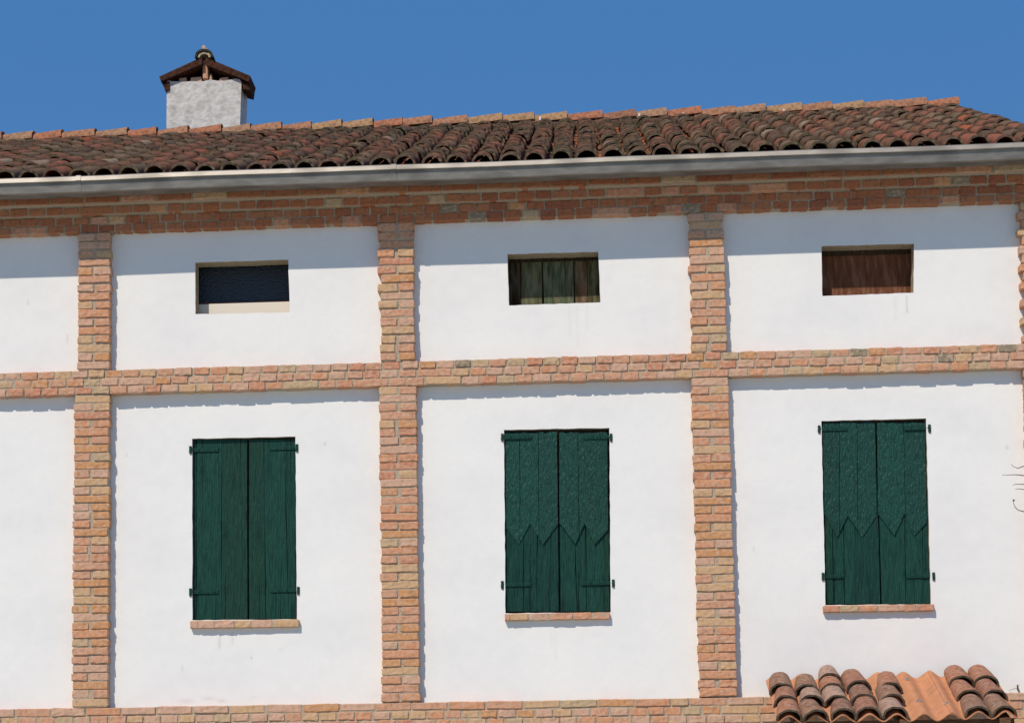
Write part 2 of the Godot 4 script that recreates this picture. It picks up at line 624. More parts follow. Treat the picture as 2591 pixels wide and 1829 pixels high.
# limewash with hand-trowelled unevenness and the stains that the photograph shows
func plaster_mat() -> StandardMaterial3D:
	var w := 1600
	var h := 1046
	var im := Image.create(w, h, false, Image.FORMAT_RGB8)
	var n1 := FastNoiseLite.new()
	n1.seed = 40
	n1.frequency = 0.006
	n1.fractal_octaves = 5
	var n2 := FastNoiseLite.new()
	n2.seed = 41
	n2.frequency = 0.05
	n2.fractal_octaves = 3
	var base := Color(0.915, 0.913, 0.908)
	for j in h:
		for i in w:
			var a := n1.get_noise_2d(i, j * 1.6)
			var b := n2.get_noise_2d(i, j)
			var v := 1.0 + 0.026 * a + 0.010 * b
			if a > 0.22 and b > 0.25:
				v -= 0.010
			im.set_pixel(i, j, Color(base.r * v, base.g * v, base.b * (v - 0.006 * a)))
	var r := RandomNumberGenerator.new()
	r.seed = 9
	# runs of dirty water below the openings, scuffs and specks: [u, v, length px, width px, strength]
	var marks := [[555, 1612, 26, 4, 0.16], [587, 1600, 30, 3, 0.10], [1440, 775, 80, 3, 0.05], [1460, 775, 110, 2, 0.05], [1485, 775, 60, 3, 0.06], [2267, 755, 60, 3, 0.06], [2295, 752, 42, 2, 0.22], [1395, 1600, 40, 3, 0.05], [1405, 1600, 70, 2, 0.06], [470, 1770, 10, 20, 0.10], [525, 1764, 6, 18, 0.13], [560, 1772, 5, 12, 0.14], [640, 1764, 4, 9, 0.08], [70, 760, 12, 3, 0.16], [170, 848, 22, 2, 0.16], [822, 1120, 6, 2, 0.3], [460, 1685, 14, 2, 0.16], [636, 1664, 4, 3, 0.22], [1908, 1385, 8, 2, 0.2], [1810, 760, 12, 2, 0.14], [2550, 1132, 4, 4, 0.25], [320, 1148, 6, 2, 0.2], [710, 1640, 6, 8, 0.08]]
	for m in marks:
		var p := px(m[0], m[1], PZ)
		var cx := (p.x - WX0) / (WX1 - WX0) * w
		var cy := (1.0 - (p.y - WY0) / (WY1 - WY0)) * h
		var ln: float = m[2] / 368.0 / (WX1 - WX0) * w
		var wd: float = maxf(m[3] / 368.0 / (WX1 - WX0) * w, 0.7)
		for j in range(-2, int(ln) + 3):
			for i in range(-int(wd) - 2, int(wd) + 3):
				var x := int(cx) + i
				var y := int(cy) + j
				if x < 0 or y < 0 or x >= w or y >= h:
					continue
				var f := exp(-pow(i / wd, 2.0)) * (1.0 if j >= 0 and j <= ln else 0.3) * r.randf_range(0.5, 1.0)
				var c := im.get_pixel(x, y)
				im.set_pixel(x, y, c.lerp(Color(0.42, 0.40, 0.37), f * m[4]))
	var m := plain(Color(1, 1, 1), "white limewash", 0.95, 0.2)
	m.albedo_texture = ImageTexture.create_from_image(im)
	m.heightmap_enabled = true
	m.heightmap_texture = noise_tex(1536, 1024, 0.035, 60, [], FastNoiseLite.TYPE_SIMPLEX_SMOOTH, 5)
	m.heightmap_scale = 0.13
	return m

func jag(poly: Array, step: float, amt: float, r: RandomNumberGenerator) -> PackedVector2Array:
	var out := PackedVector2Array()
	for k in poly.size():
		var a: Vector2 = poly[k]
		var b: Vector2 = poly[(k + 1) % poly.size()]
		var n := maxi(1, int(a.distance_to(b) / step))
		for i in n:
			var p := a.lerp(b, float(i) / n)
			if i > 0:
				p += Vector2(r.randf_range(-amt, amt), r.randf_range(-amt, amt))
			out.append(p)
	return out

func corners(q: Array, z: float) -> Array:
	var out := []
	for k in range(0, q.size(), 2):
		out.append(px2(q[k], q[k + 1], z))
	return out

var vents := [
	[493.3, 664.4, 728.5, 657.0, 732.5, 790.0, 493.5, 794.7],
	[1283.9, 643.2, 1514.0, 637.0, 1519.4, 765.0, 1288.0, 772.8],
	[2079.7, 622.8, 2314.0, 616.5, 2312.5, 740.5, 2081.8, 749.0],
]
var windows := [
	[485.0, 1110.0, 747.0, 1104.5, 750.5, 1567.0, 486.0, 1569.0],
	[1275.0, 1087.5, 1542.0, 1082.5, 1545.5, 1549.0, 1279.0, 1551.5],
	[2079.0, 1065.0, 2344.5, 1058.5, 2356.5, 1528.5, 2089.5, 1531.0],
]
# pilaster edges: lower run, upper run
var pil := [[-3.675, -3.418, -3.655, -3.420], [-1.485, -1.221, -1.470, -1.231], [0.706, 0.967, 0.722, 0.962], [2.988, 3.246, 3.018, 3.246]]
const Y_BASE := 1.001
const Y_BELT0 := 3.232
const Y_BELT1 := 3.412
const Y_CORN := 4.420

func farmhouse() -> void:
	var house := thing("farmhouse", Vector3(-1.7, 0, -2.0), "white limewashed farmhouse with brick pilasters, tiled roof and green shutters", "house")
	plaster_wall(house)
	brickwork(house)
	for k in 3:
		vent(house, k)
		window(house, k)
	gutter(house)
	roof(house)
	chimney(house)

func plaster_wall(house: Node3D) -> void:
	var r := RandomNumberGenerator.new()
	r.seed = 31
	var st := tool()
	var y0 := 0.0
	var y1 := Y_CORN + 0.3 + EYE
	var holes := []
	var depths := []
	for q in windows:
		holes.append(jag(corners(q, PZ), 0.05, 0.002, r))
	for q in vents:
		holes.append(jag(corners(q, PZ), 0.04, 0.0016, r))
	var cuts := [WX0, -3.3]
	for k in 3:
		var cx := 0.0
		for p in holes[k]:
			cx += p.x
		cuts.append(cx / holes[k].size())
		cuts.append([-1.35, 0.84, WX1][k])
	var pieces := []
	for k in cuts.size() - 1:
		for band in [[y0, Y_BELT0 + EYE + 0.05], [Y_BELT0 + EYE + 0.05, y1]]:
			var todo := [rect(cuts[k], band[0], cuts[k + 1], band[1])]
			for hpoly in holes:
				var next := []
				for t in todo:
					for c in Geometry2D.clip_polygons(t, hpoly):
						if not Geometry2D.is_polygon_clockwise(c):
							next.append(c)
				todo = next
			pieces.append_array(todo)
	for poly in pieces:
		var ix := Geometry2D.triangulate_polygon(poly)
		for k in range(0, ix.size(), 3):
			var t := [poly[ix[k]], poly[ix[k + 1]], poly[ix[k + 2]]]
			if (t[1] - t[0]).cross(t[2] - t[0]) > 0:
				t.reverse()
			for p in t:
				st.set_uv(Vector2((p.x - WX0) / (WX1 - WX0), 1.0 - (p.y - WY0) / (WY1 - WY0)))
				st.add_vertex(Vector3(p.x, p.y, PZ))
	solid(house, "wall", st, m_plaster, Vector3(-1.7, 0, PZ))
	# the thickness of the wall in each opening
	for k in holes.size():
		var hp: PackedVector2Array = holes[k]
		var rs := tool()
		var depth := 0.13 if k < 3 else 0.135
		var c := Vector2.ZERO
		for p in hp:
			c += p
		c /= hp.size()
		for i in hp.size():
			var a := hp[i]
			var b := hp[(i + 1) % hp.size()]
			var mid := c - (a + b) * 0.5
			quad(rs, Vector3(a.x, a.y, PZ), Vector3(b.x, b.y, PZ), Vector3(b.x, b.y, PZ - depth), Vector3(a.x, a.y, PZ - depth), Vector3(mid.x, mid.y, 0))
		solid(house, "window_reveal" if k < 3 else "vent_reveal", rs, m_reveal, Vector3(c.x, c.y, PZ))
	# the rest of the shell
	var g := tool()
	box(g, Vector3(WX0, 0, -8.6), Vector3(WX1 - 0.02, y1 - 0.05, -8.3))
	solid(house, "rear_wall", g, m_reveal, Vector3(-1.7, 0, -8.45))
	var s := tool()
	var gable := [Vector2(-0.10, 0), Vector2(-0.10, y1 - 0.1), Vector2(-4.2, 6.44 + EYE), Vector2(-8.3, y1 - 0.1), Vector2(-8.3, 0)]
	along_x(s, gable, WX1 - 0.3, WX1 - 0.02)
	solid(house, "gable_wall", s, m_reveal, Vector3(WX1, 0, -4.2))
	var s2 := tool()
	along_x(s2, gable, WX0 + 0.02, WX0 + 0.3)
	solid(house, "gable_wall", s2, m_reveal, Vector3(WX0, 0, -4.2))

func brickwork(house: Node3D) -> void:
	var low := [5.0, 5, 5, 4, 4, 0.9, 0.4, 0, 0, 0, 0]
	var up := [2.0, 3, 4, 5, 4, 1, 0.5, 0, 0, 0, 0]
	var belt := [0.8, 2.2, 6, 5, 1.6, 2, 1.6, 0.35, 0, 0, 0]
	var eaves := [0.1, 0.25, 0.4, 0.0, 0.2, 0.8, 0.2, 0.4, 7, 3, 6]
	var base_w := [1.5, 2.5, 3, 6, 4.5, 0.4, 0.8, 0, 0, 0, 0]
	var e := EYE
	for k in 4:
		var q: Array = pil[k]
		var st := tool()
		box(st, Vector3(q[0] + 0.008, Y_BASE + e, PZ - 0.05), Vector3(q[1] - 0.007, Y_BELT0 + e, -0.0068))
		box(st, Vector3(q[2] + 0.008, Y_BELT1 + e, PZ - 0.05), Vector3(q[3] - 0.007, Y_CORN + e, -0.0068))
		var p := solid(house, "pilaster", st, m_mortar, Vector3((q[0] + q[1]) * 0.5, Y_BASE + e, 0))
		pilaster_run(p, q[0], q[1], Y_BASE + e + 0.002, Y_BELT0 + e, 37, k, low, func(_y): return 0.0)
		var teeth := func(y: float) -> float: return 0.0
		if k == 1:
			teeth = func(y: float) -> float: return 0.018 if y > Y_CORN + e - 0.60 else 0.002
		elif k == 3:
			teeth = func(y: float) -> float: return 0.022
		elif k == 2:
			teeth = func(y: float) -> float: return 0.008
		pilaster_run(p, q[2], q[3], Y_BELT1 + e + 0.002, Y_CORN + e, 16, k, up, teeth)
	var x0 := -5.0
	var x1 := 3.243
	var bs := tool()
	box(bs, Vector3(WX0, Y_BELT0 + e + 0.005, PZ - 0.05), Vector3(x1 - 0.006, Y_BELT1 + e - 0.006, -0.0068))
	var b := solid(house, "string_course", bs, m_mortar, Vector3(-1.7, Y_BELT0 + e, 0))
	for k in 3:
		course(b, x0, x1, Y_BELT0 + e + 0.03 + k * 0.06, 0.0, true, belt, [0.05, 0.0, 0.07][k], 0.05)
	var ws := tool()
	box(ws, Vector3(WX0, 0, PZ - 0.05), Vector3(x1 - 0.006, Y_BASE + e - 0.006, -0.0068))
	var w := solid(house, "base_wall", ws, m_mortar, Vector3(-1.7, 0, 0))
	for k in 6:
		course(w, x0, x1, Y_BASE + e - 0.031 - k * 0.0605, 0.0, k != 0 and k != 3, base_w, [0.1, 0.05, 0.0, 0.2, 0.03, 0.09][k], 0.02)
	var cs := tool()
	box(cs, Vector3(WX0, Y_CORN + e + 0.005, PZ - 0.05), Vector3(x1 - 0.006, Y_CORN + e + 0.121, -0.008))
	box(cs, Vector3(WX0, Y_CORN + e + 0.121, PZ - 0.05), Vector3(x1 + 0.04, Y_CORN + e + 0.182, 0.040))
	box(cs, Vector3(WX0, Y_CORN + e + 0.182, PZ - 0.05), Vector3(x1 + 0.10, Y_CORN + e + 0.250, 0.110))
	var c := solid(house, "cornice", cs, m_mortar, Vector3(-1.7, Y_CORN + e, 0))
	corner_fillets(c)
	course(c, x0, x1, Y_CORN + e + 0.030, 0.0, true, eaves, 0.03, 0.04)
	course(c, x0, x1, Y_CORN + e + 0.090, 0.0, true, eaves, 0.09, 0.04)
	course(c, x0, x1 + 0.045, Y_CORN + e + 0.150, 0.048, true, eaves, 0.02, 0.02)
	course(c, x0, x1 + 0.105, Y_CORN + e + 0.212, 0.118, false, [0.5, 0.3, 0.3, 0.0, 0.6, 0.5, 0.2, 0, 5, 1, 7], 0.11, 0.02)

func corner_fillets(cornice: Node3D) -> void:
	var y := Y_CORN + EYE + 0.004
	for k in 4:
		for s in [-1.0, 1.0]:
			if k == 3 and s > 0:
				continue
			var xe: float = pil[k][2] + 0.006 if s < 0 else pil[k][3] - 0.006
			var rad := rng.randf_range(0.030, 0.050)
			var poly := PackedVector2Array([Vector2(xe, y), Vector2(xe + s * rad, y)])
			for t in range(1, 6):
				var a := t / 6.0 * PI * 0.5
				poly.append(Vector2(xe + s * rad * (1.0 - sin(a)), y - rad * (1.0 - cos(a))))
			poly.append(Vector2(xe, y - rad))
			var st := tool()
			slab(st, poly, PZ + 0.03, PZ - 0.01, 0.0)
			solid(cornice, "corner_fillet", st, m_mortar, Vector3(xe, y, PZ))

func vent(house: Node3D, k: int) -> void:
	var q: Array = vents[k]
	var c := corners(q, PZ)
	var zb := PZ - 0.195
	var x0: float = minf(c[0].x, c[3].x) - 0.03
	var x1: float = maxf(c[1].x, c[2].x) + 0.03
	var y0: float = minf(c[2].y, c[3].y) - 0.03
	var y1: float = maxf(c[0].y, c[1].y) + 0.05
	# rebate behind the plastered edge
	var st := tool()
	var za := PZ - 0.135
	quad(st, Vector3(x0, y0, za), Vector3(x1, y0, za), Vector3(x1, y0, zb), Vector3(x0, y0, zb), Vector3(0, 1, 0))
	quad(st, Vector3(x0, y1, za), Vector3(x1, y1, za), Vector3(x1, y1, zb), Vector3(x0, y1, zb), Vector3(0, -1, 0))
	quad(st, Vector3(x0, y0, za), Vector3(x0, y1, za), Vector3(x0, y1, zb), Vector3(x0, y0, zb), Vector3(1, 0, 0))
	quad(st, Vector3(x1, y0, za), Vector3(x1, y1, za), Vector3(x1, y1, zb), Vector3(x1, y0, zb), Vector3(-1, 0, 0))
	quad(st, Vector3(x0, y0, zb - 0.04), Vector3(x1, y0, zb - 0.04), Vector3(x1, y1, zb - 0.04), Vector3(x0, y1, zb - 0.04), Vector3(0, 0, 1))
	var v := solid(house, "vent_window", st, m_dark, Vector3((x0 + x1) * 0.5, y0, zb))
	if k == 0:
		v.set_meta("label", "dark netted pane over a pale bottom rail")
		var rail := tool()
		slab(rail, rect(x0 + 0.005, y0 + 0.002, x1 - 0.005, px(600, 768.0, zb + 0.03).y), zb + 0.045, zb, 0.004)
		solid(v, "frame_rail", rail, plain(lin(0.74, 0.69, 0.60), "cream painted rail", 0.6, 0.4), Vector3((x0 + x1) * 0.5, y0, zb))
		var sash := tool()
		slab(sash, rect(x0 + 0.005, px(600, 768.0, zb + 0.03).y, x1 - 0.005, px(600, 763.0, zb + 0.03).y), zb + 0.032, zb, 0.003)
		solid(v, "sash", sash, plain(lin(0.10, 0.035, 0.03), "dark red sash", 0.6, 0.4), Vector3((x0 + x1) * 0.5, y0, zb))
		var pane := tool()
		slab(pane, rect(x0 + 0.005, y0 + 0.06, x1 - 0.005, y1 - 0.01), zb + 0.012, zb - 0.004)
		var gm := plain(lin(0.012, 0.020, 0.030), "dark glass behind netting", 0.22, 0.5)
		gm.uv1_triplanar = true
		gm.uv1_world_triplanar = true
		gm.uv1_scale = Vector3(3, 3, 3)
		gm.heightmap_enabled = true
		gm.heightmap_texture = brick_bump
		gm.heightmap_scale = 0.5
		solid(v, "pane", pane, gm, Vector3((x0 + x1) * 0.5, y0, zb))
	elif k == 1:
		v.set_meta("label", "weathered green boards closing a small vent opening")
		var seams := [1278.0, 1319.0, 1373.0, 1430.0, 1452.5, 1486.0, 1530.0]
		var mats := [weathered(Color(0.26, 0.20, 0.14), 3), weathered(Color(0.40, 0.40, 0.29), 4), weathered(Color(0.36, 0.39, 0.29), 5), weathered(Color(0.38, 0.38, 0.28), 6), weathered(Color(0.43, 0.34, 0.25), 7), weathered(Color(0.40, 0.38, 0.27), 8)]
		for i in 6:
			var b := tool()
			var xa := px(seams[i], 700, zb).x + 0.003
			var xb := px(seams[i + 1], 700, zb).x - 0.003
			var lean := rng.randf_range(-0.006, 0.008)
			slab(b, PackedVector2Array([Vector2(xa + lean, y0), Vector2(xb + lean, y0), Vector2(xb, y1 - 0.065 + rng.randf_range(-0.006, 0.004)), Vector2(xa, y1 - 0.065)]), zb + 0.022 + rng.randf_range(-0.003, 0.003), zb, 0.002)
			solid(v, "board", b, mats[i], Vector3((xa + xb) * 0.5, y0, zb))
	else:
		v.set_meta("label", "single brown plywood board closing a small vent opening")
		var b := tool()
		slab(b, rect(x0 + 0.004, y0, x1 - 0.02, y1 - 0.075), zb + 0.02, zb, 0.003)
		solid(v, "board", b, weathered(Color(0.46, 0.30, 0.22), 12), Vector3((x0 + x1) * 0.5, y0, zb))

func weathered(c: Color, seed_no: int) -> StandardMaterial3D:
	var m := wood_mat(Color(1, 1, 1), "weathered board %d" % seed_no, 0.9, 0.2, 0.5)
	m.albedo_texture = noise_tex(256, 256, 0.018, seed_no, [[0.0, c.darkened(0.45 if seed_no < 10 else 0.2)], [0.42, c], [0.55, c.lerp(Color(0.33, 0.42, 0.34), 0.35) if seed_no < 10 else c], [0.7, c.lightened(0.12)], [1.0, c.lerp(Color(0.60, 0.38, 0.24), 0.5)]])
	m.uv1_scale = Vector3(4.5, 0.8, 4.5)
	m.uv1_offset = Vector3(seed_no * 0.37, seed_no * 0.21, 0)
	return m

# pixel inside a window crop: crop origin (ox, oy), 2.795 crop pixels to one photograph pixel
func wp(ox: float, oy: float, x: float, y: float, z: float) -> Vector2:
	return px2(ox + x / 2.795, oy + y / 2.795, z)

func window(house: Node3D, k: int) -> void:
	var ox: float = [430.0, 1230.0, 2030.0][k]
	var oy: float = [1060.0, 1040.0, 1020.0][k]
	var z0 := PZ - 0.028
	var zt := PZ - 0.017
	var c := corners(windows[k], PZ)
	var back := tool()
	slab(back, rect(c[0].x - 0.03, c[3].y - 0.03, c[1].x + 0.03, c[0].y + 0.03), PZ - 0.128, PZ - 0.16)
	solid(house, "window_back", back, m_dark, Vector3((c[0].x + c[1].x) * 0.5, c[3].y, PZ - 0.14))
	# seams run from top to bottom: [x at top, x at bottom]; leaf edges first and last
	var top_y: float = [143.0, 152.0, 136.0][k]
	var bot_y: float = [1418.0, 1417.0, 1419.0][k]
	var leaves: Array = [
		[[[163, 158], [186, 184], [362, 360], [545, 546]], [[556, 557], [662, 676], [808, 838], [884, 890]]],
		[[[132, 140], [262, 266], [372, 356], [478, 446], [502, 516]], [[516, 526], [606, 644], [700, 712], [830, 836], [860, 877]]],
		[[[146, 172], [208, 224], [292, 302], [376, 376], [519, 556]], [[529, 564], [714, 736], [846, 858], [873, 908]]],
	][k]
	var zig: Array = [[], [[132, 835], [150, 835], [232, 944], [312, 795], [403, 944], [509, 797], [523, 797], [632, 940], [697, 795], [768, 944], [862, 797]], [[146, 780], [162, 790], [250, 948], [323, 795], [427, 948], [533, 790], [544, 790], [655, 938], [724, 780], [797, 938], [885, 797]]][k]
	var uppers: Array = [[], [[[131, 138], [237, 240], [368, 376], [502, 511]], [[515, 519], [648, 660], [859, 866]]], [[[145, 160], [266, 266], [390, 396], [518, 534]], [[529, 541], [717, 738], [873, 888]]]][k]
	for s in 2:
		var seams: Array = leaves[s]
		var lf := Node3D.new()
		lf.name = "shutter"
		house.add_child(lf, true)
		var mid := wp(ox, oy, seams[0][1], bot_y, z0)
		lf.position = Vector3(mid.x, mid.y, z0) - origin_of(house)
		lf.set_meta("label", ["green shutter leaf of plain full-height boards", "green shutter leaf with rough pointed boards nailed over its upper half", "dark green shutter leaf with pointed boards over its upper half, above the canopy"][k])
		for i in seams.size() - 1:
			var b := tool()
			var g := 1.6
			var l0: float = seams[i][0] + g
			var l1: float = seams[i][1] + g
			var r0: float = seams[i + 1][0] - g
			var r1: float = seams[i + 1][1] - g
			var ragged := PackedVector2Array()
			var wob := rng.randf_range(-3, 3)
			for t in 5:
				var f := t / 4.0
				ragged.append(wp(ox, oy, lerpf(l0, l1, f) + sin(f * 7.0 + i * 2.1) * 1.2, lerpf(top_y + wob, bot_y, f), z0))
			for t in 5:
				var f := 1.0 - t / 4.0
				ragged.append(wp(ox, oy, lerpf(r0, r1, f) + sin(f * 6.0 + i * 1.3) * 1.2, lerpf(top_y + wob, bot_y, f), z0))
			# drying cracks that run in from the ends
			if r0 - l0 > 60.0:
				var pieces := [ragged]
				for cut in rng.randi_range(1, 3):
					var cxp := lerpf(l0 + 15.0, r0 - 15.0, rng.randf())
					var from_top := rng.randf() < 0.6
					var ye := top_y - 30.0 if from_top else bot_y + 30.0
					var yt := lerpf(top_y, bot_y, rng.randf_range(0.15, 0.55)) if from_top else lerpf(bot_y, top_y, rng.randf_range(0.12, 0.45))
					var sl := PackedVector2Array([wp(ox, oy, cxp - 2.0, ye, z0), wp(ox, oy, cxp + 2.0, ye, z0), wp(ox, oy, cxp + rng.randf_range(-9, 9), yt, z0)])
					var after := []
					for pc in pieces:
						for c2 in Geometry2D.clip_polygons(pc, sl):
							if c2.size() > 2:
								after.append(c2)
					pieces = after
				if pieces.size() == 1:
					ragged = pieces[0]
			var zz := z0 + rng.randf_range(-0.003, 0.003)
			slab(b, ragged, zz, z0 - 0.028, 0.0022)
			solid(lf, "board", b, greens[rng.randi() % 4], Vector3(mid.x, mid.y, z0))
		if k > 0:
			var zone := PackedVector2Array([wp(ox, oy, zig[0][0] - 20, -200, zt), wp(ox, oy, zig[zig.size() - 1][0] + 40, -200, zt)])
			for t in range(zig.size() - 1, -1, -1):
				zone.append(wp(ox, oy, zig[t][0] + (0.0 if t > 0 else -20.0) + (40.0 if t == zig.size() - 1 else 0.0), zig[t][1], zt))
			var us: Array = uppers[s]
			for i in us.size() - 1:
				var poly := PackedVector2Array()
				var n := 10
				var g := 1.5
				for t in n + 1:
					var f := float(t) / n
					poly.append(wp(ox, oy, lerpf(us[i][0], us[i][1], f) + g + rng.randf_range(-0.8, 1.2), lerpf(top_y, 950, f) + (rng.randf_range(-4, 10) if t == 0 else 0.0), zt))
				for t in n + 1:
					var f := 1.0 - float(t) / n
					poly.append(wp(ox, oy, lerpf(us[i + 1][0], us[i + 1][1], f) - g + rng.randf_range(-1.2, 0.8), lerpf(top_y, 950, f) + (rng.randf_range(-4, 10) if t == n else 0.0), zt))
				# frayed upper end
				var m := 5
				for t in range(1, m):
					poly.append(wp(ox, oy, lerpf(us[i + 1][0], us[i][0], float(t) / m), top_y + rng.randf_range(-8, 10), zt))
				for part in Geometry2D.intersect_polygons(poly, zone):
					if part.size() < 3 or Geometry2D.is_polygon_clockwise(part):
						continue
					var b := tool()
					slab(b, part, zt + rng.randf_range(-0.0025, 0.0025), z0 + 0.0015, 0.0018)
					solid(lf, "upper_board", b, old_greens[rng.randi() % 4], Vector3(mid.x, mid.y, z0))
		# iron straps and the pins they hang on
		var straps: Array = [[[[150, 222, 342], [150, 1226, 342]], [[706, 208, 898], [708, 1215, 908]]], [[[118, 188, 322], [118, 1230, 318]], [[690, 188, 882], [672, 1220, 898]]], [[[122, 186, 322], [148, 1228, 298]], [[724, 180, 898], [738, 1226, 926]]]][k][s]
		var zs := (zt if k > 0 else z0) + 0.001
		for sp in straps:
			var b := tool()
			var zz: float = zs if sp[1] < 700 or k == 0 else z0 + 0.001
			var tilt := -4.0
			slab(b, PackedVector2Array([wp(ox, oy, sp[0], sp[1] + 14, zz), wp(ox, oy, sp[2], sp[1] + 14 + tilt, zz), wp(ox, oy, sp[2], sp[1] - 14 + tilt, zz), wp(ox, oy, sp[0], sp[1] - 14, zz)]), zz + 0.010, zz - 0.002, 0.002)
			# rivets
			for f in [0.28, 0.6, 0.88]:
				var rp := wp(ox, oy, lerpf(sp[0], sp[2], f), sp[1] - 2, zz)
				var ring := PackedVector2Array()
				for t in 8:
					ring.append(rp + Vector2(cos(t * TAU / 8), sin(t * TAU / 8)) * 0.006)
				slab(b, ring, zz + 0.014, zz + 0.009, 0.002)
			# eye round the pin, at the outer end
			var ex: float = sp[0] - 2.0 if s == 0 else sp[2] + 2.0
			var ep := wp(ox, oy, ex, sp[1] - 2, zz)
			tube(b, [Vector3(ep.x, ep.y - 0.030, PZ + 0.003), Vector3(ep.x, ep.y + 0.022, PZ + 0.003)], [0.010, 0.010], 8)
			tube(b, [Vector3(ep.x, ep.y, PZ + 0.004), Vector3(wp(ox, oy, ex + (16.0 if s == 0 else -16.0), sp[1], zz).x, ep.y, zz + 0.006)], [0.008, 0.008], 6)
			solid(lf, "hinge_strap", b, m_green, Vector3(mid.x, mid.y, z0))
			# patch of broken plaster where the pin is let into the wall
			var hole := tool()
			var pts := PackedVector2Array()
			for t in 10:
				var a := t * TAU / 10
				pts.append(ep + Vector2(cos(a) * rng.randf_range(0.009, 0.014), -0.012 + sin(a) * rng.randf_range(0.018, 0.034)))
			slab(hole, pts, PZ + 0.0015, PZ - 0.01, 0.002)
			solid(lf, "pin_mortar", hole, m_reveal if rng.randf() < 0.5 else m_mortar, Vector3(mid.x, mid.y, z0))
	# brick sill, a row of headers on edge
	var joints: Array = [[137, 194, 313, 455, 574, 722, 910], [130, 168, 300, 452, 615, 750, 878], [150, 270, 408, 542, 690, 812, 940]][k]
	var ya: Array = [[1427, 1416, 1481, 1470], [1434, 1420, 1487, 1470], [1432, 1421, 1482, 1467]][k]
	var tones: Array = [[3, 3, 3, 4, 3, 4], [2, 4, 3, 2, 1, 2], [5, 6, 1, 3, 2, 5]][k]
	var zs2 := -0.035
	var sill_core := tool()
	var p0 := wp(ox, oy, joints[0] + 3, ya[2] - 3, zs2)
	var p1 := wp(ox, oy, joints[6] - 3, ya[1] + 3, zs2)
	slab(sill_core, PackedVector2Array([p0, Vector2(p1.x, wp(ox, oy, joints[6], ya[3] - 3, zs2).y), p1, Vector2(p0.x, wp(ox, oy, joints[0], ya[0] + 3, zs2).y)]), zs2 - 0.005, PZ - 0.10, 0.001)
	var sill := solid(house, "window_sill", sill_core, m_mortar, Vector3((p0.x + p1.x) * 0.5, p0.y, zs2))
	for i in 6:
		var f0: float = (joints[i] - joints[0]) / float(joints[6] - joints[0])
		var f1: float = (joints[i + 1] - joints[0]) / float(joints[6] - joints[0])
		var a := wp(ox, oy, joints[i] + 2, lerpf(ya[0], ya[1], f0), zs2)
		var b := wp(ox, oy, joints[i + 1] - 2, lerpf(ya[3] + 11, ya[3], f1), zs2)
		var w := b.x - a.x
		var h := a.y - b.y
		var pool := stretchers if w > 0.17 else headers
		var mesh: ArrayMesh = pool[rng.randi() % pool.size()]
		put(sill, "brick", mesh, brick_mats[tones[i]], Vector3((a.x + b.x) * 0.5, (a.y + b.y) * 0.5, zs2 + rng.randf_range(-0.004, 0.004)), Basis.IDENTITY.scaled(Vector3(w / (0.24 if w > 0.17 else 0.113), h / 0.0505, 1.6)))

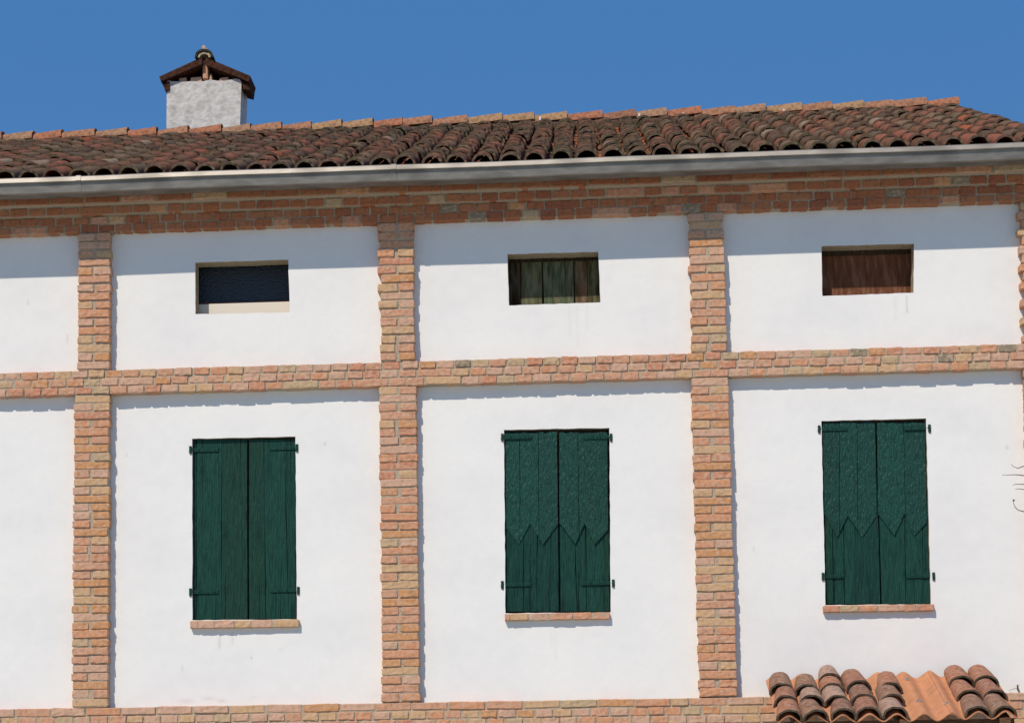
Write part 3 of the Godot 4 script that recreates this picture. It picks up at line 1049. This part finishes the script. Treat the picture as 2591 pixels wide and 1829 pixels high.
func gutter(house: Node3D) -> void:
	var e := EYE
	var prof := [Vector2(0.185, 4.705), Vector2(0.185, 4.634), Vector2(0.190, 4.627), Vector2(0.324, 4.620), Vector2(0.332, 4.626), Vector2(0.344, 4.692), Vector2(0.356, 4.691), Vector2(0.361, 4.697), Vector2(0.352, 4.729), Vector2(0.346, 4.735), Vector2(0.338, 4.735), Vector2(0.333, 4.730), Vector2(0.338, 4.700), Vector2(0.326, 4.632), Vector2(0.195, 4.638), Vector2(0.190, 4.705)]
	var lifted := []
	for p in prof:
		lifted.append(p + Vector2(0, e))
	var g := Node3D.new()
	g.name = "gutter"
	house.add_child(g, true)
	g.position = Vector3(-1.7, 4.59 + e, 0.2) - origin_of(house)
	var xs := [WX0, px(192, 470, 0.34).x, px(990, 440, 0.34).x, 3.33]
	for k in 3:
		var st := tool()
		var dz := 0.0012 * k
		var pr := []
		for p in lifted:
			pr.append(p + Vector2(dz, -dz))
		var n := 14
		for i in n:
			var a := lerpf(xs[k], xs[k + 1] + (0.02 if k < 2 else 0.0), float(i) / n)
			var b := lerpf(xs[k], xs[k + 1] + (0.02 if k < 2 else 0.0), float(i + 1) / n)
			var sag0 := 0.002 * sin(a * 1.9) + 0.0015 * sin(a * 4.3 + 1.0)
			var sag1 := 0.002 * sin(b * 1.9) + 0.0015 * sin(b * 4.3 + 1.0)
			for j in pr.size():
				var u: Vector2 = pr[j]
				var v: Vector2 = pr[(j + 1) % pr.size()]
				var ed := v - u
				quad(st, Vector3(a, u.y + sag0, u.x), Vector3(b, u.y + sag1, u.x), Vector3(b, v.y + sag1, v.x), Vector3(a, v.y + sag0, v.x), Vector3(0, -ed.x, ed.y) * (-1.0 if Geometry2D.is_polygon_clockwise(PackedVector2Array(pr)) else 1.0))
		solid(g, "gutter_section", st, m_zinc, Vector3((xs[k] + xs[k + 1]) * 0.5, 4.59 + e, 0.2))
	for k in 8:
		var st := tool()
		var x := -5.6 + k * 1.15
		box(st, Vector3(x, 4.700 + e, 0.12), Vector3(x + 0.025, 4.704 + e, 0.335))
		solid(g, "gutter_bracket", st, m_zinc, Vector3(x, 4.70 + e, 0.2))
	for k in [1, 2]:
		var st := tool()
		var band := []
		for p in lifted:
			band.append(p)
		var xj: float = xs[k]
		var outer := [Vector2(0.325, 4.6175), Vector2(0.3345, 4.6235), Vector2(0.3465, 4.6895), Vector2(0.358, 4.6885), Vector2(0.364, 4.696), Vector2(0.354, 4.732), Vector2(0.347, 4.738), Vector2(0.338, 4.737), Vector2(0.338, 4.728), Vector2(0.346, 4.726), Vector2(0.352, 4.702), Vector2(0.340, 4.700), Vector2(0.328, 4.628)]
		var lift2 := []
		for p in outer:
			lift2.append(p + Vector2(0.0015 * k, e))
		along_x(st, lift2, xj, xj + 0.035)
		solid(g, "joint_sleeve", st, m_zinc, Vector3(xj, 4.59 + e, 0.2))
	var cap := tool()
	var endp := []
	for p in [Vector2(0.183, 4.705), Vector2(0.183, 4.623), Vector2(0.330, 4.616), Vector2(0.347, 4.69), Vector2(0.362, 4.70), Vector2(0.346, 4.737)]:
		endp.append(p + Vector2(0, e))
	along_x(cap, endp, 3.331, 3.336)
	solid(g, "end_cap", cap, m_zinc, Vector3(3.333, 4.59 + e, 0.2))

const EAVE_Z := 0.25
const EAVE_Y := 4.704
const RIDGE_Z := -4.2
const RIDGE_Y := 6.475

func roof(house: Node3D) -> void:
	var e := EYE
	var r := RandomNumberGenerator.new()
	r.seed = 77
	var up := Vector3(0, RIDGE_Y - EAVE_Y, RIDGE_Z - EAVE_Z)
	var length := up.length()
	up = up.normalized()
	var nrm := Vector3(0, -up.z, up.y)
	var frame := Basis(Vector3(1, 0, 0), nrm, -up)
	var foot := Vector3(0, EAVE_Y + e, EAVE_Z)
	# unseen boarding under the tiles, front and back slope, added to block light
	var deck := tool()
	var x0 := WX0
	var x1 := 3.30
	var ef := foot + up * 0.015 - nrm * 0.030
	var er := foot + up * length - nrm * 0.035
	along_x(deck, [Vector2(ef.z, ef.y), Vector2(er.z, er.y), Vector2(2 * RIDGE_Z - ef.z, ef.y), Vector2(2 * RIDGE_Z - ef.z, ef.y - 0.05), Vector2(er.z, er.y - 0.05), Vector2(ef.z, ef.y - 0.05)], x0, x1)
	var rf := solid(house, "roof", deck, m_timber, Vector3(-1.7, EAVE_Y + e, RIDGE_Z))
	var variants := []
	for k in 14:
		variants.append(coppo(0.46, r.randf_range(0.150, 0.166), r.randf_range(0.122, 0.136), r.randf_range(0.070, 0.080), 0.017, 0.035, r))
	var channel := []
	for k in 3:
		channel.append(coppo(0.46, 0.135, 0.165, 0.050, 0.014, 0.03, r, 6, 1))
	var rows := 12
	var step := (length - 0.05) / rows
	var pitch := 0.1795
	var cols := 51
	var far := {}
	var rf_at := origin_of(rf)
	var chan := {}
	var count := 0
	for j in rows:
		for i in cols:
			var col_jit := sin(i * 12.9898) * 0.009 + sin(i * 3.7 + j * 0.55) * 0.007
			var x := 3.235 - i * pitch + col_jit
			var d := j * step + r.randf_range(-0.016, 0.016) + (sin(i * 7.1) * 0.012 if j == 0 else 0.0)
			var lift := 0.042 + r.randf_range(-0.004, 0.007)
			var yaw := r.randf_range(-0.034, 0.034)
			var roll := r.randf_range(-0.045, 0.045)
			var tip := -0.018 + r.randf_range(-0.010, 0.006)
			var at := foot + up * d + nrm * lift + Vector3(x, 0, 0)
			at.x += r.randf_range(-0.006, 0.006)
			var b := frame * Basis(Vector3(0, 1, 0), yaw) * Basis(Vector3(0, 0, 1), roll) * Basis(Vector3(1, 0, 0), tip)
			var mesh: ArrayMesh = variants[r.randi() % variants.size()]
			var mi := roof_tone(r, x)
			var nearest := j < 5 or (j == 5 and i < 45)
			if nearest and count < 300:
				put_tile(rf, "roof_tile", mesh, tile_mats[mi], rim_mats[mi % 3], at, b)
				count += 1
			else:
				if not far.has(mi):
					far[mi] = SurfaceTool.new()
					far[mi].begin(Mesh.PRIMITIVE_TRIANGLES)
				far[mi].append_from(mesh, 0, Transform3D(b, at - rf_at))
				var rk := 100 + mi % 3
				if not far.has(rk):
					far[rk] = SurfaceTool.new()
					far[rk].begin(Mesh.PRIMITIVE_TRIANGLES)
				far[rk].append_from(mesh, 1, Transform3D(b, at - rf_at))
			# the upturned channel tile to the left of it
			var cm := 1 if r.randf() < 0.5 else 9
			if r.randf() < 0.25:
				cm = 0
			if not chan.has(cm):
				chan[cm] = SurfaceTool.new()
				chan[cm].begin(Mesh.PRIMITIVE_TRIANGLES)
			var cb := frame * Basis(Vector3(0, 0, 1), PI) * Basis(Vector3(1, 0, 0), 0.03 + r.randf_range(-0.01, 0.01))
			var ca := foot + up * (d - 0.02) + nrm * (0.045 + r.randf_range(-0.004, 0.004)) + Vector3(x - pitch * 0.5, 0, 0)
			chan[cm].append_from(channel[r.randi() % 3], 0, Transform3D(cb, ca - rf_at))
	merged(rf, "upper_roof_tiles", far, tile_mats)
	merged(rf, "channel_tiles", chan, tile_mats)
	# tiles of the far slope, never seen from the court
	var back := tool()
	for i in 60:
		var x := x0 + i * 0.165
		quad(back, Vector3(x, er.y + 0.09, er.z), Vector3(x + 0.0825, er.y + 0.04, er.z), Vector3(x + 0.0825, ef.y + 0.04, 2 * RIDGE_Z - ef.z), Vector3(x, ef.y + 0.09, 2 * RIDGE_Z - ef.z), Vector3(0, 1, 0))
		quad(back, Vector3(x + 0.0825, er.y + 0.04, er.z), Vector3(x + 0.165, er.y + 0.09, er.z), Vector3(x + 0.165, ef.y + 0.09, 2 * RIDGE_Z - ef.z), Vector3(x + 0.0825, ef.y + 0.04, 2 * RIDGE_Z - ef.z), Vector3(0, 1, 0))
	var bk := solid(rf, "rear_slope_tiles", back, tile_mats[0], Vector3(-1.7, EAVE_Y + e, RIDGE_Z))
	bk.set_meta("kind", "stuff")
	# mortar bed and ridge tiles, each lapping over the next to its right
	var bed := tool()
	along_x(bed, [Vector2(RIDGE_Z + 0.10, RIDGE_Y + 0.03 + e), Vector2(RIDGE_Z + 0.05, RIDGE_Y + 0.085 + e), Vector2(RIDGE_Z - 0.05, RIDGE_Y + 0.085 + e), Vector2(RIDGE_Z - 0.10, RIDGE_Y + e), Vector2(RIDGE_Z - 0.10, RIDGE_Y - 0.05 + e), Vector2(RIDGE_Z + 0.10, RIDGE_Y - 0.05 + e)], -6.5, 3.22)
	solid(rf, "ridge_bed", bed, render_mat(lin(0.17, 0.12, 0.085), "ridge bedding", 5.0, 1.5), Vector3(-1.7, RIDGE_Y + e, RIDGE_Z))
	var rv := []
	for k in 6:
		rv.append(coppo(0.37, 0.215, 0.175, 0.098, 0.016, 0.022, r, 9, 2))
	ridge_droppings(rf)
	var xr := 3.355
	var k2 := 0
	while xr > -6.4:
		var b := Basis(Vector3(0, 0, -1), Vector3(0, 1, 0), Vector3(1, 0, 0)) * Basis(Vector3(1, 0, 0), -(0.055 + r.randf_range(-0.02, 0.03))) * Basis(Vector3(0, 1, 0), r.randf_range(-0.03, 0.03))
		put_tile(rf, "ridge_tile", rv[r.randi() % 6], ridge_mats[[0, 1, 2, 3, 0, 2, 4, 0, 3, 1][r.randi() % 10]], ridge_mats[4], Vector3(xr, RIDGE_Y + 0.070 + e + r.randf_range(-0.006, 0.008), RIDGE_Z), b)
		xr -= 0.298 + r.randf_range(-0.035, 0.03)
		k2 += 1

func ridge_droppings(rf: Node3D) -> void:
	var m := plain(lin(0.75, 0.74, 0.72), "dried bird droppings", 0.9, 0.2)
	for q in [[1367, 299, 12], [1618, 290, 8], [1729, 290, 12], [1984, 280, 11]]:
		var p := px(q[0], q[1], RIDGE_Z + 0.10)
		var h: float = q[2] / 290.0 * 0.5
		var st := tool()
		slab(st, PackedVector2Array([Vector2(p.x - 0.009, p.y - h), Vector2(p.x + 0.006, p.y - h * 1.1), Vector2(p.x + 0.010, p.y + h * 0.6), Vector2(p.x + 0.001, p.y + h), Vector2(p.x - 0.007, p.y + h * 0.8)]), RIDGE_Z + 0.102, RIDGE_Z + 0.06, 0.002)
		solid(rf, "bird_dropping", st, m, p)

func roof_tone(r: RandomNumberGenerator, x: float) -> int:
	var t := r.randf()
	if t < 0.20: return 0
	if t < 0.38: return 1
	if t < 0.52: return 2
	if t < 0.64: return 3
	if t < 0.72: return 4
	if t < 0.82: return 5
	if t < 0.90: return 6
	if t < 0.925: return 7
	if t < 0.985: return 8
	return 9

func merged(parent: Node3D, called: String, by_mat: Dictionary, mats: Array) -> void:
	var am := ArrayMesh.new()
	var keys := by_mat.keys()
	keys.sort()
	for k in keys:
		by_mat[k].commit(am)
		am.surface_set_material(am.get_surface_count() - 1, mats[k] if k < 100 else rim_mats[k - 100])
	var o := put(parent, called, am, null, origin_of(parent))
	o.set_meta("kind", "stuff")

func chimney(house: Node3D) -> void:
	var r := RandomNumberGenerator.new()
	r.seed = 12
	var zf := -4.62
	var zb := zf - 0.36
	var tl := px2(421.0, 203.5, zf)
	var tr := px2(609.0, 200.0, zf)
	var bl := px2(420.0, 330.0, zf)
	var br := px2(606.0, 330.0, zf)
	var y_base := EYE + 6.2
	# stack with an uneven top edge
	var st := tool()
	var top := PackedVector2Array([Vector2(bl.x, y_base), Vector2(br.x, y_base), Vector2(br.x, br.y)])
	top.append(tr + Vector2(0.004, -0.03))
	top.append(tr + Vector2(-0.012, -0.002))
	for k in range(1, 12):
		top.append(tr.lerp(tl, k / 12.0) + Vector2(0, r.randf_range(-0.016, 0.008)))
	top.append(tl + Vector2(0.014, 0))
	top.append(tl + Vector2(0, -0.016))
	top.append(bl)
	slab(st, top, zf, zb, 0.008)
	var m := render_mat(lin(0.66, 0.645, 0.62), "stained grey render", 1.1, 0.45)
	m.detail_enabled = true
	m.detail_albedo = flat_tex(lin(0.27, 0.26, 0.22))
	m.detail_mask = noise_tex(512, 512, 0.010, 91, [[0.0, gray(0.0)], [0.5, gray(0.03)], [0.72, gray(0.22)], [1.0, gray(0.4)]], FastNoiseLite.TYPE_SIMPLEX_SMOOTH, 5)
	m.detail_blend_mode = BaseMaterial3D.BLEND_MODE_MIX
	var ch := solid(house, "chimney", st, m, Vector3((bl.x + br.x) * 0.5, y_base, (zf + zb) * 0.5))
	ch.set_meta("label", "square grey chimney stack with a tiled gable cap")
	var at := Vector3((bl.x + br.x) * 0.5, tl.y, (zf + zb) * 0.5)
	var cp := func(x: float, y: float) -> Vector2: return px2(380.0 + x / 6.233, 80.0 + y / 6.233, zf)
	# two leaning clay slabs on each side
	var soot := tile_mat(lin(0.085, 0.040, 0.027), "sooty cap clay", false)
	var green := tile_mat(lin(0.075, 0.065, 0.045), "mossy cap clay", false)
	var left := tool()
	slab(left, PackedVector2Array([cp.call(150, 735), cp.call(178, 815), cp.call(830, 545), cp.call(828, 425)]), zf + 0.05, zb - 0.05, 0.004)
	solid(ch, "cap_slab", left, soot, at)
	var left2 := tool()
	slab(left2, PackedVector2Array([cp.call(196, 838), cp.call(240, 955), cp.call(300, 920), cp.call(300, 790)]), zf + 0.02, zb - 0.02, 0.004)
	solid(ch, "cap_slab", left2, soot, at)
	var right := tool()
	slab(right, PackedVector2Array([cp.call(880, 425), cp.call(882, 545), cp.call(1450, 760), cp.call(1560, 815), cp.call(1582, 718)]), zf + 0.04, zb + 0.06, 0.004)
	solid(ch, "cap_slab", right, soot, at)
	var right2 := tool()
	slab(right2, PackedVector2Array([cp.call(1440, 775), cp.call(1460, 905), cp.call(1560, 930), cp.call(1575, 830)]), zf + 0.0, zb + 0.10, 0.004)
	solid(ch, "cap_slab", right2, soot, at)
	var post := tool()
	slab(post, PackedVector2Array([cp.call(822, 735), cp.call(902, 735), cp.call(898, 440), cp.call(818, 440)]), zf - 0.005, zf - 0.12, 0.004)
	solid(ch, "post_brick", post, brick_mats[2], at)
	for q in [[430, 560, 700], [610, 800, 690], [915, 960, 640], [1070, 1225, 695]]:
		var bit := tool()
		slab(bit, PackedVector2Array([cp.call(q[0], 770), cp.call(q[1], 770), cp.call(q[1] - 10, q[2]), cp.call(q[0] + 16, q[2] + 14)]), zf - 0.03, zf - 0.14, 0.004)
		solid(ch, "flue_brick", bit, brick_mats[3], at)
	var back := tool()
	slab(back, PackedVector2Array([cp.call(250, 780), cp.call(1440, 780), cp.call(1380, 730), cp.call(860, 470), cp.call(300, 740)]), zb + 0.05, zb, 0.0)
	solid(ch, "cap_back", back, soot, at)
	var c: Vector2 = cp.call(862, 440)
	var ct := coppo(0.50, 0.175, 0.155, 0.082, 0.018, 0.02, r, 9, 2)
	put_tile(ch, "cap_tile", ct, green, green, Vector3(c.x, c.y, zf + 0.075), Basis(Vector3(1, 0, 0), -0.03))
	var inner := coppo(0.48, 0.125, 0.12, 0.055, 0.02, 0.02, r, 9, 1)
	put_tile(ch, "cap_mortar", inner, m_mortar, m_mortar, Vector3(c.x, c.y, zf + 0.06), Basis.IDENTITY)
	var f0: Vector2 = cp.call(868, 325)
	var f1: Vector2 = cp.call(842, 255)
	var f2: Vector2 = cp.call(822, 202)
	var fin := tool()
	tube(fin, [Vector3(f0.x, f0.y - 0.01, zf - 0.02), Vector3(f1.x, f1.y, zf - 0.02), Vector3(f2.x, f2.y - 0.008, zf - 0.02), Vector3(f2.x, f2.y, zf - 0.02)], [0.040, 0.024, 0.019, 0.001], 7)
	solid(ch, "finial", fin, render_mat(lin(0.55, 0.42, 0.37), "pinkish mortar", 6.0, 0.6), at)

# ---------------------------------------------------------------- lean-to canopy at the foot of the picture
func canopy() -> void:
	var r := RandomNumberGenerator.new()
	r.seed = 404
	var zt := 0.012
	var zbm := 0.90
	var kp := func(x: float, y: float, z: float) -> Vector3: return px(1900.0 + x / 3.3227, 1660.0 + y / 3.3227, z)
	var a: Vector3 = kp.call(216, 140, zt)           # crest of the first wave, at the wall
	var b: Vector3 = kp.call(1930, 128, zt)          # crest of the ninth
	var yb: float = kp.call(1500, 482, zbm).y
	var wave := (b.x - a.x) / 8.0
	var top_y := (a.y + b.y) * 0.5
	var root := thing("canopy", Vector3((a.x + b.x) * 0.5, top_y - 0.3, 0.0), "small lean-to canopy of corrugated terracotta sheet with loose clay tiles on it", "canopy")
	var dn := Vector3(0, yb - top_y, zbm - zt)
	var slope_len := dn.length()
	dn = dn.normalized()
	var nrm := Vector3(0, dn.z, -dn.y)
	var frame := Basis(Vector3(1, 0, 0), nrm, dn)
	var origin := Vector3(0, top_y, zt)
	var amp := 0.024
	var sm := tile_mat(lin(0.60, 0.275, 0.145), "terracotta sheet", true)
	sm.uv1_scale = Vector3(1.3, 1.3, 1.3)
	sm.detail_albedo = flat_tex(lin(0.36, 0.24, 0.16))
	sm.roughness = 0.75
	sm.heightmap_scale = 0.05
	sm.albedo_texture = brick_tex
	for s in 2:
		var st := tool()
		var x_from := a.x - wave * 0.42 if s == 0 else a.x + wave * 5.95
		var x_to := a.x + wave * 6.3 if s == 0 else b.x + wave * 0.55
		var off := 0.0 if s == 0 else 0.007
		var n := int((x_to - x_from) / wave * 12.0)
		st.set_smooth_group(1)
		for i in n:
			for j in 3:
				var q := []
				for t in [[i, j], [i + 1, j], [i + 1, j + 1], [i, j + 1]]:
					var x := lerpf(x_from, x_to, float(t[0]) / n)
					var h: float = amp * (cos((x - a.x) / wave * TAU) - 1.0) + off
					q.append(origin + Vector3(x, 0, 0) + nrm * h + dn * (slope_len * t[1] / 3.0))
				quad(st, q[0], q[1], q[2], q[3], nrm)
		st.set_smooth_group(2)
		for i in n:
			for j in 3:
				var q := []
				for t in [[i, j], [i + 1, j], [i + 1, j + 1], [i, j + 1]]:
					var x := lerpf(x_from, x_to, float(t[0]) / n)
					var h: float = amp * (cos((x - a.x) / wave * TAU) - 1.0) + off - 0.006
					q.append(origin + Vector3(x, 0, 0) + nrm * h + dn * (slope_len * t[1] / 3.0))
				quad(st, q[0], q[1], q[2], q[3], -nrm)
		st.set_smooth_group(-1)
		for i in n:
			for j in [0.0, slope_len]:
				var q := []
				for t in [[i, 0], [i + 1, 0], [i + 1, 1], [i, 1]]:
					var x := lerpf(x_from, x_to, float(t[0]) / n)
					var h: float = amp * (cos((x - a.x) / wave * TAU) - 1.0) + off - 0.006 * t[1]
					q.append(origin + Vector3(x, 0, 0) + nrm * h + dn * j)
				quad(st, q[0], q[1], q[2], q[3], dn if j > 0 else -dn)
		for x in [x_from, x_to]:
			var h: float = amp * (cos((x - a.x) / wave * TAU) - 1.0) + off
			var p := origin + Vector3(x, 0, 0) + nrm * h
			quad(st, p, p + dn * slope_len, p + dn * slope_len - nrm * 0.006, p - nrm * 0.006, Vector3(-1 if x == x_from else 1, 0, 0))
		solid(root, "corrugated_sheet", st, sm, root.position)
	# loose clay tiles, three to a wave, on all waves but the sixth and seventh
	var variants := []
	for k in 8:
		variants.append(coppo(0.33, r.randf_range(0.164, 0.176), r.randf_range(0.132, 0.142), r.randf_range(0.074, 0.084), 0.0135, 0.03, r, 10, 3))
	var cols := {0: 3, 1: 3, 2: 4, 3: 3, 4: 3, 7: 3, 8: 3}
	for c in cols:
		var n: int = cols[c]
		for t in n:
			var d: float = slope_len * [1.0, 0.69, 0.43, 0.17][t] + r.randf_range(-0.015, 0.015)
			if c == 3:
				d -= 0.03
			if c > 6:
				d -= 0.07 * t
			var drift := 0.0
			if c == 4:
				drift = 0.012 * t
			var at := origin + Vector3(a.x + c * wave + r.randf_range(-0.008, 0.008) + drift, 0, 0) + dn * d + nrm * (-0.037 + 0.004 * t + r.randf_range(-0.002, 0.005))
			var bb := frame * Basis(Vector3(0, 1, 0), r.randf_range(-0.07, 0.07)) * Basis(Vector3(0, 0, 1), r.randf_range(-0.08, 0.08)) * Basis(Vector3(1, 0, 0), -0.030 + r.randf_range(-0.02, 0.010))
			var mesh: ArrayMesh = variants[r.randi() % 8]
			if n == 4 and t == 3:
				bb = bb.scaled_local(Vector3(0.92, 1.0, 0.75))
			put_tile(root, "roof_tile", mesh, canopy_mats[3] if n == 4 and t == 3 else canopy_mats[r.randi() % 5], moss_mat, at, bb)
	# fixing screws on the bare waves
	for q in [[5, 0.20], [5, 0.72], [6, 0.80]]:
		var st := tool()
		var c: Vector3 = origin + Vector3(a.x + q[0] * wave, 0, 0) + dn * (slope_len * q[1])
		tube(st, [c + nrm * 0.0, c + nrm * 0.005, c + nrm * 0.006], [0.018, 0.016, 0.008], 8)
		tube(st, [c + nrm * 0.004, c + nrm * 0.016, c + nrm * 0.017], [0.007, 0.006, 0.0005], 6)
		solid(root, "fixing_screw", st, plain(lin(0.30, 0.27, 0.24), "galvanised washer", 0.5, 0.5), root.position)
	# timber under it
	var bx0 := a.x - wave * 0.15
	var bx1 := b.x + wave * 0.35
	var beam := tool()
	var by := origin.y + dn.y * slope_len * 0.93 - 2.0 * amp - 0.012
	box(beam, Vector3(bx0, by - 0.085, zbm - 0.13), Vector3(bx1, by, zbm - 0.06))
	solid(root, "beam", beam, m_timber, root.position)
	var wallplate := tool()
	var wy := origin.y - 2.0 * amp - 0.06
	box(wallplate, Vector3(bx0, wy - 0.08, 0.002), Vector3(bx1, wy, 0.07))
	solid(root, "wall_plate", wallplate, m_timber, root.position)
	for x in [bx0 + 0.06, (bx0 + bx1) * 0.5, bx1 - 0.10]:
		var rf := tool()
		var prof := [Vector2(0.07, wy), Vector2(zbm - 0.02, by + 0.002), Vector2(zbm - 0.02, by - 0.07), Vector2(0.07, wy - 0.08)]
		along_x(rf, prof, x, x + 0.07)
		solid(root, "rafter", rf, m_timber, root.position)
		var strut := tool()
		along_x(strut, [Vector2(0.0, wy - 0.62), Vector2(0.0, wy - 0.72), Vector2(zbm - 0.10, by - 0.155), Vector2(zbm - 0.10, by - 0.086)], x + 0.01, x + 0.06)
		solid(root, "strut", strut, m_timber, root.position)

func small_things() -> void:
	# iron hook with a wire, standing on the string of the base wall
	var hz := PZ + 0.03
	var hp := px(2577.0, 1740.0, hz)
	var hook := thing("wall_hook", Vector3(hp.x, hp.y, PZ), "small dark iron hook with a wire on the wall beside the tiled canopy", "hook")
	var st := tool()
	box(st, hp + Vector3(-0.004, -0.020, -0.012), hp + Vector3(0.004, 0.020, 0.004))
	tube(st, [hp + Vector3(0, 0.0, -0.01), Vector3(hp.x, hp.y, PZ - 0.01)], [0.003, 0.003], 6)
	solid(hook, "hook_pin", st, plain(lin(0.05, 0.04, 0.035), "rusty iron", 0.7, 0.4), hook.position)
	var wt := tool()
	var w1 := px(2554.0, 1747.0, PZ + 0.012)
	tube(wt, [hp, w1], [0.0016, 0.0016], 5)
	solid(hook, "wire", wt, plain(lin(0.06, 0.055, 0.05), "iron wire", 0.6, 0.4), hook.position)
	# dry stems that reach into the picture from the right
	var z := 1.25
	var tw := func(x: float, y: float) -> Vector3: return px(2400.0 + x / 3.602, 900.0 + y / 3.602, z)
	var stem_x: float = tw.call(900, 1000).x
	var shrub := thing("bare_shrub", Vector3(stem_x, 0, z), "leafless shrub whose thin dark twigs reach in front of the corner pilaster", "shrub")
	var bark := plain(lin(0.055, 0.035, 0.022), "dry bark", 0.9, 0.2)
	var stem := tool()
	var top: Vector3 = tw.call(900, 700)
	var pts := []
	var rad := []
	for k in 9:
		var f := k / 8.0
		pts.append(Vector3(stem_x + 0.03 * sin(f * 7.0), top.y * f, z + 0.02 * cos(f * 5.0)))
		rad.append(lerpf(0.022, 0.005, f))
	tube(stem, pts, rad, 7)
	solid(shrub, "stem", stem, bark, shrub.position)
	var twigs := [
		[[575, 988], [600, 1012], [640, 1026], [672, 1012], [720, 1000], [800, 1010], [900, 1080]],
		[[502, 1085], [545, 1089], [590, 1084], [640, 1086], [690, 1092], [780, 1120], [900, 1200]],
		[[588, 1178], [630, 1170], [690, 1172], [780, 1210], [900, 1290]],
		[[612, 1218], [650, 1213], [690, 1219], [780, 1250], [900, 1330]],
		[[600, 1318], [597, 1345], [612, 1380], [640, 1407], [690, 1420], [780, 1450], [900, 1530]],
	]
	for t in twigs.size():
		var tp := []
		var rr := []
		for k in twigs[t].size():
			tp.append(tw.call(twigs[t][k][0], twigs[t][k][1]))
			rr.append(lerpf(0.0012, 0.0042, float(k) / (twigs[t].size() - 1)))
		var s2 := tool()
		tube(s2, tp, rr, 6)
		if t == 4 or t == 1:
			var bud: Vector3 = tp[0]
			var q := 0.007 if t == 4 else 0.0035
			tube(s2, [bud + Vector3(0, -q, 0), bud + Vector3(0, -q * 0.5, 0), bud, bud + Vector3(0, q * 0.6, 0), bud + Vector3(0, q, 0)], [q * 0.1, q * 0.8, q, q * 0.7, q * 0.1], 7)
		solid(shrub, "twig", s2, bark, shrub.position)
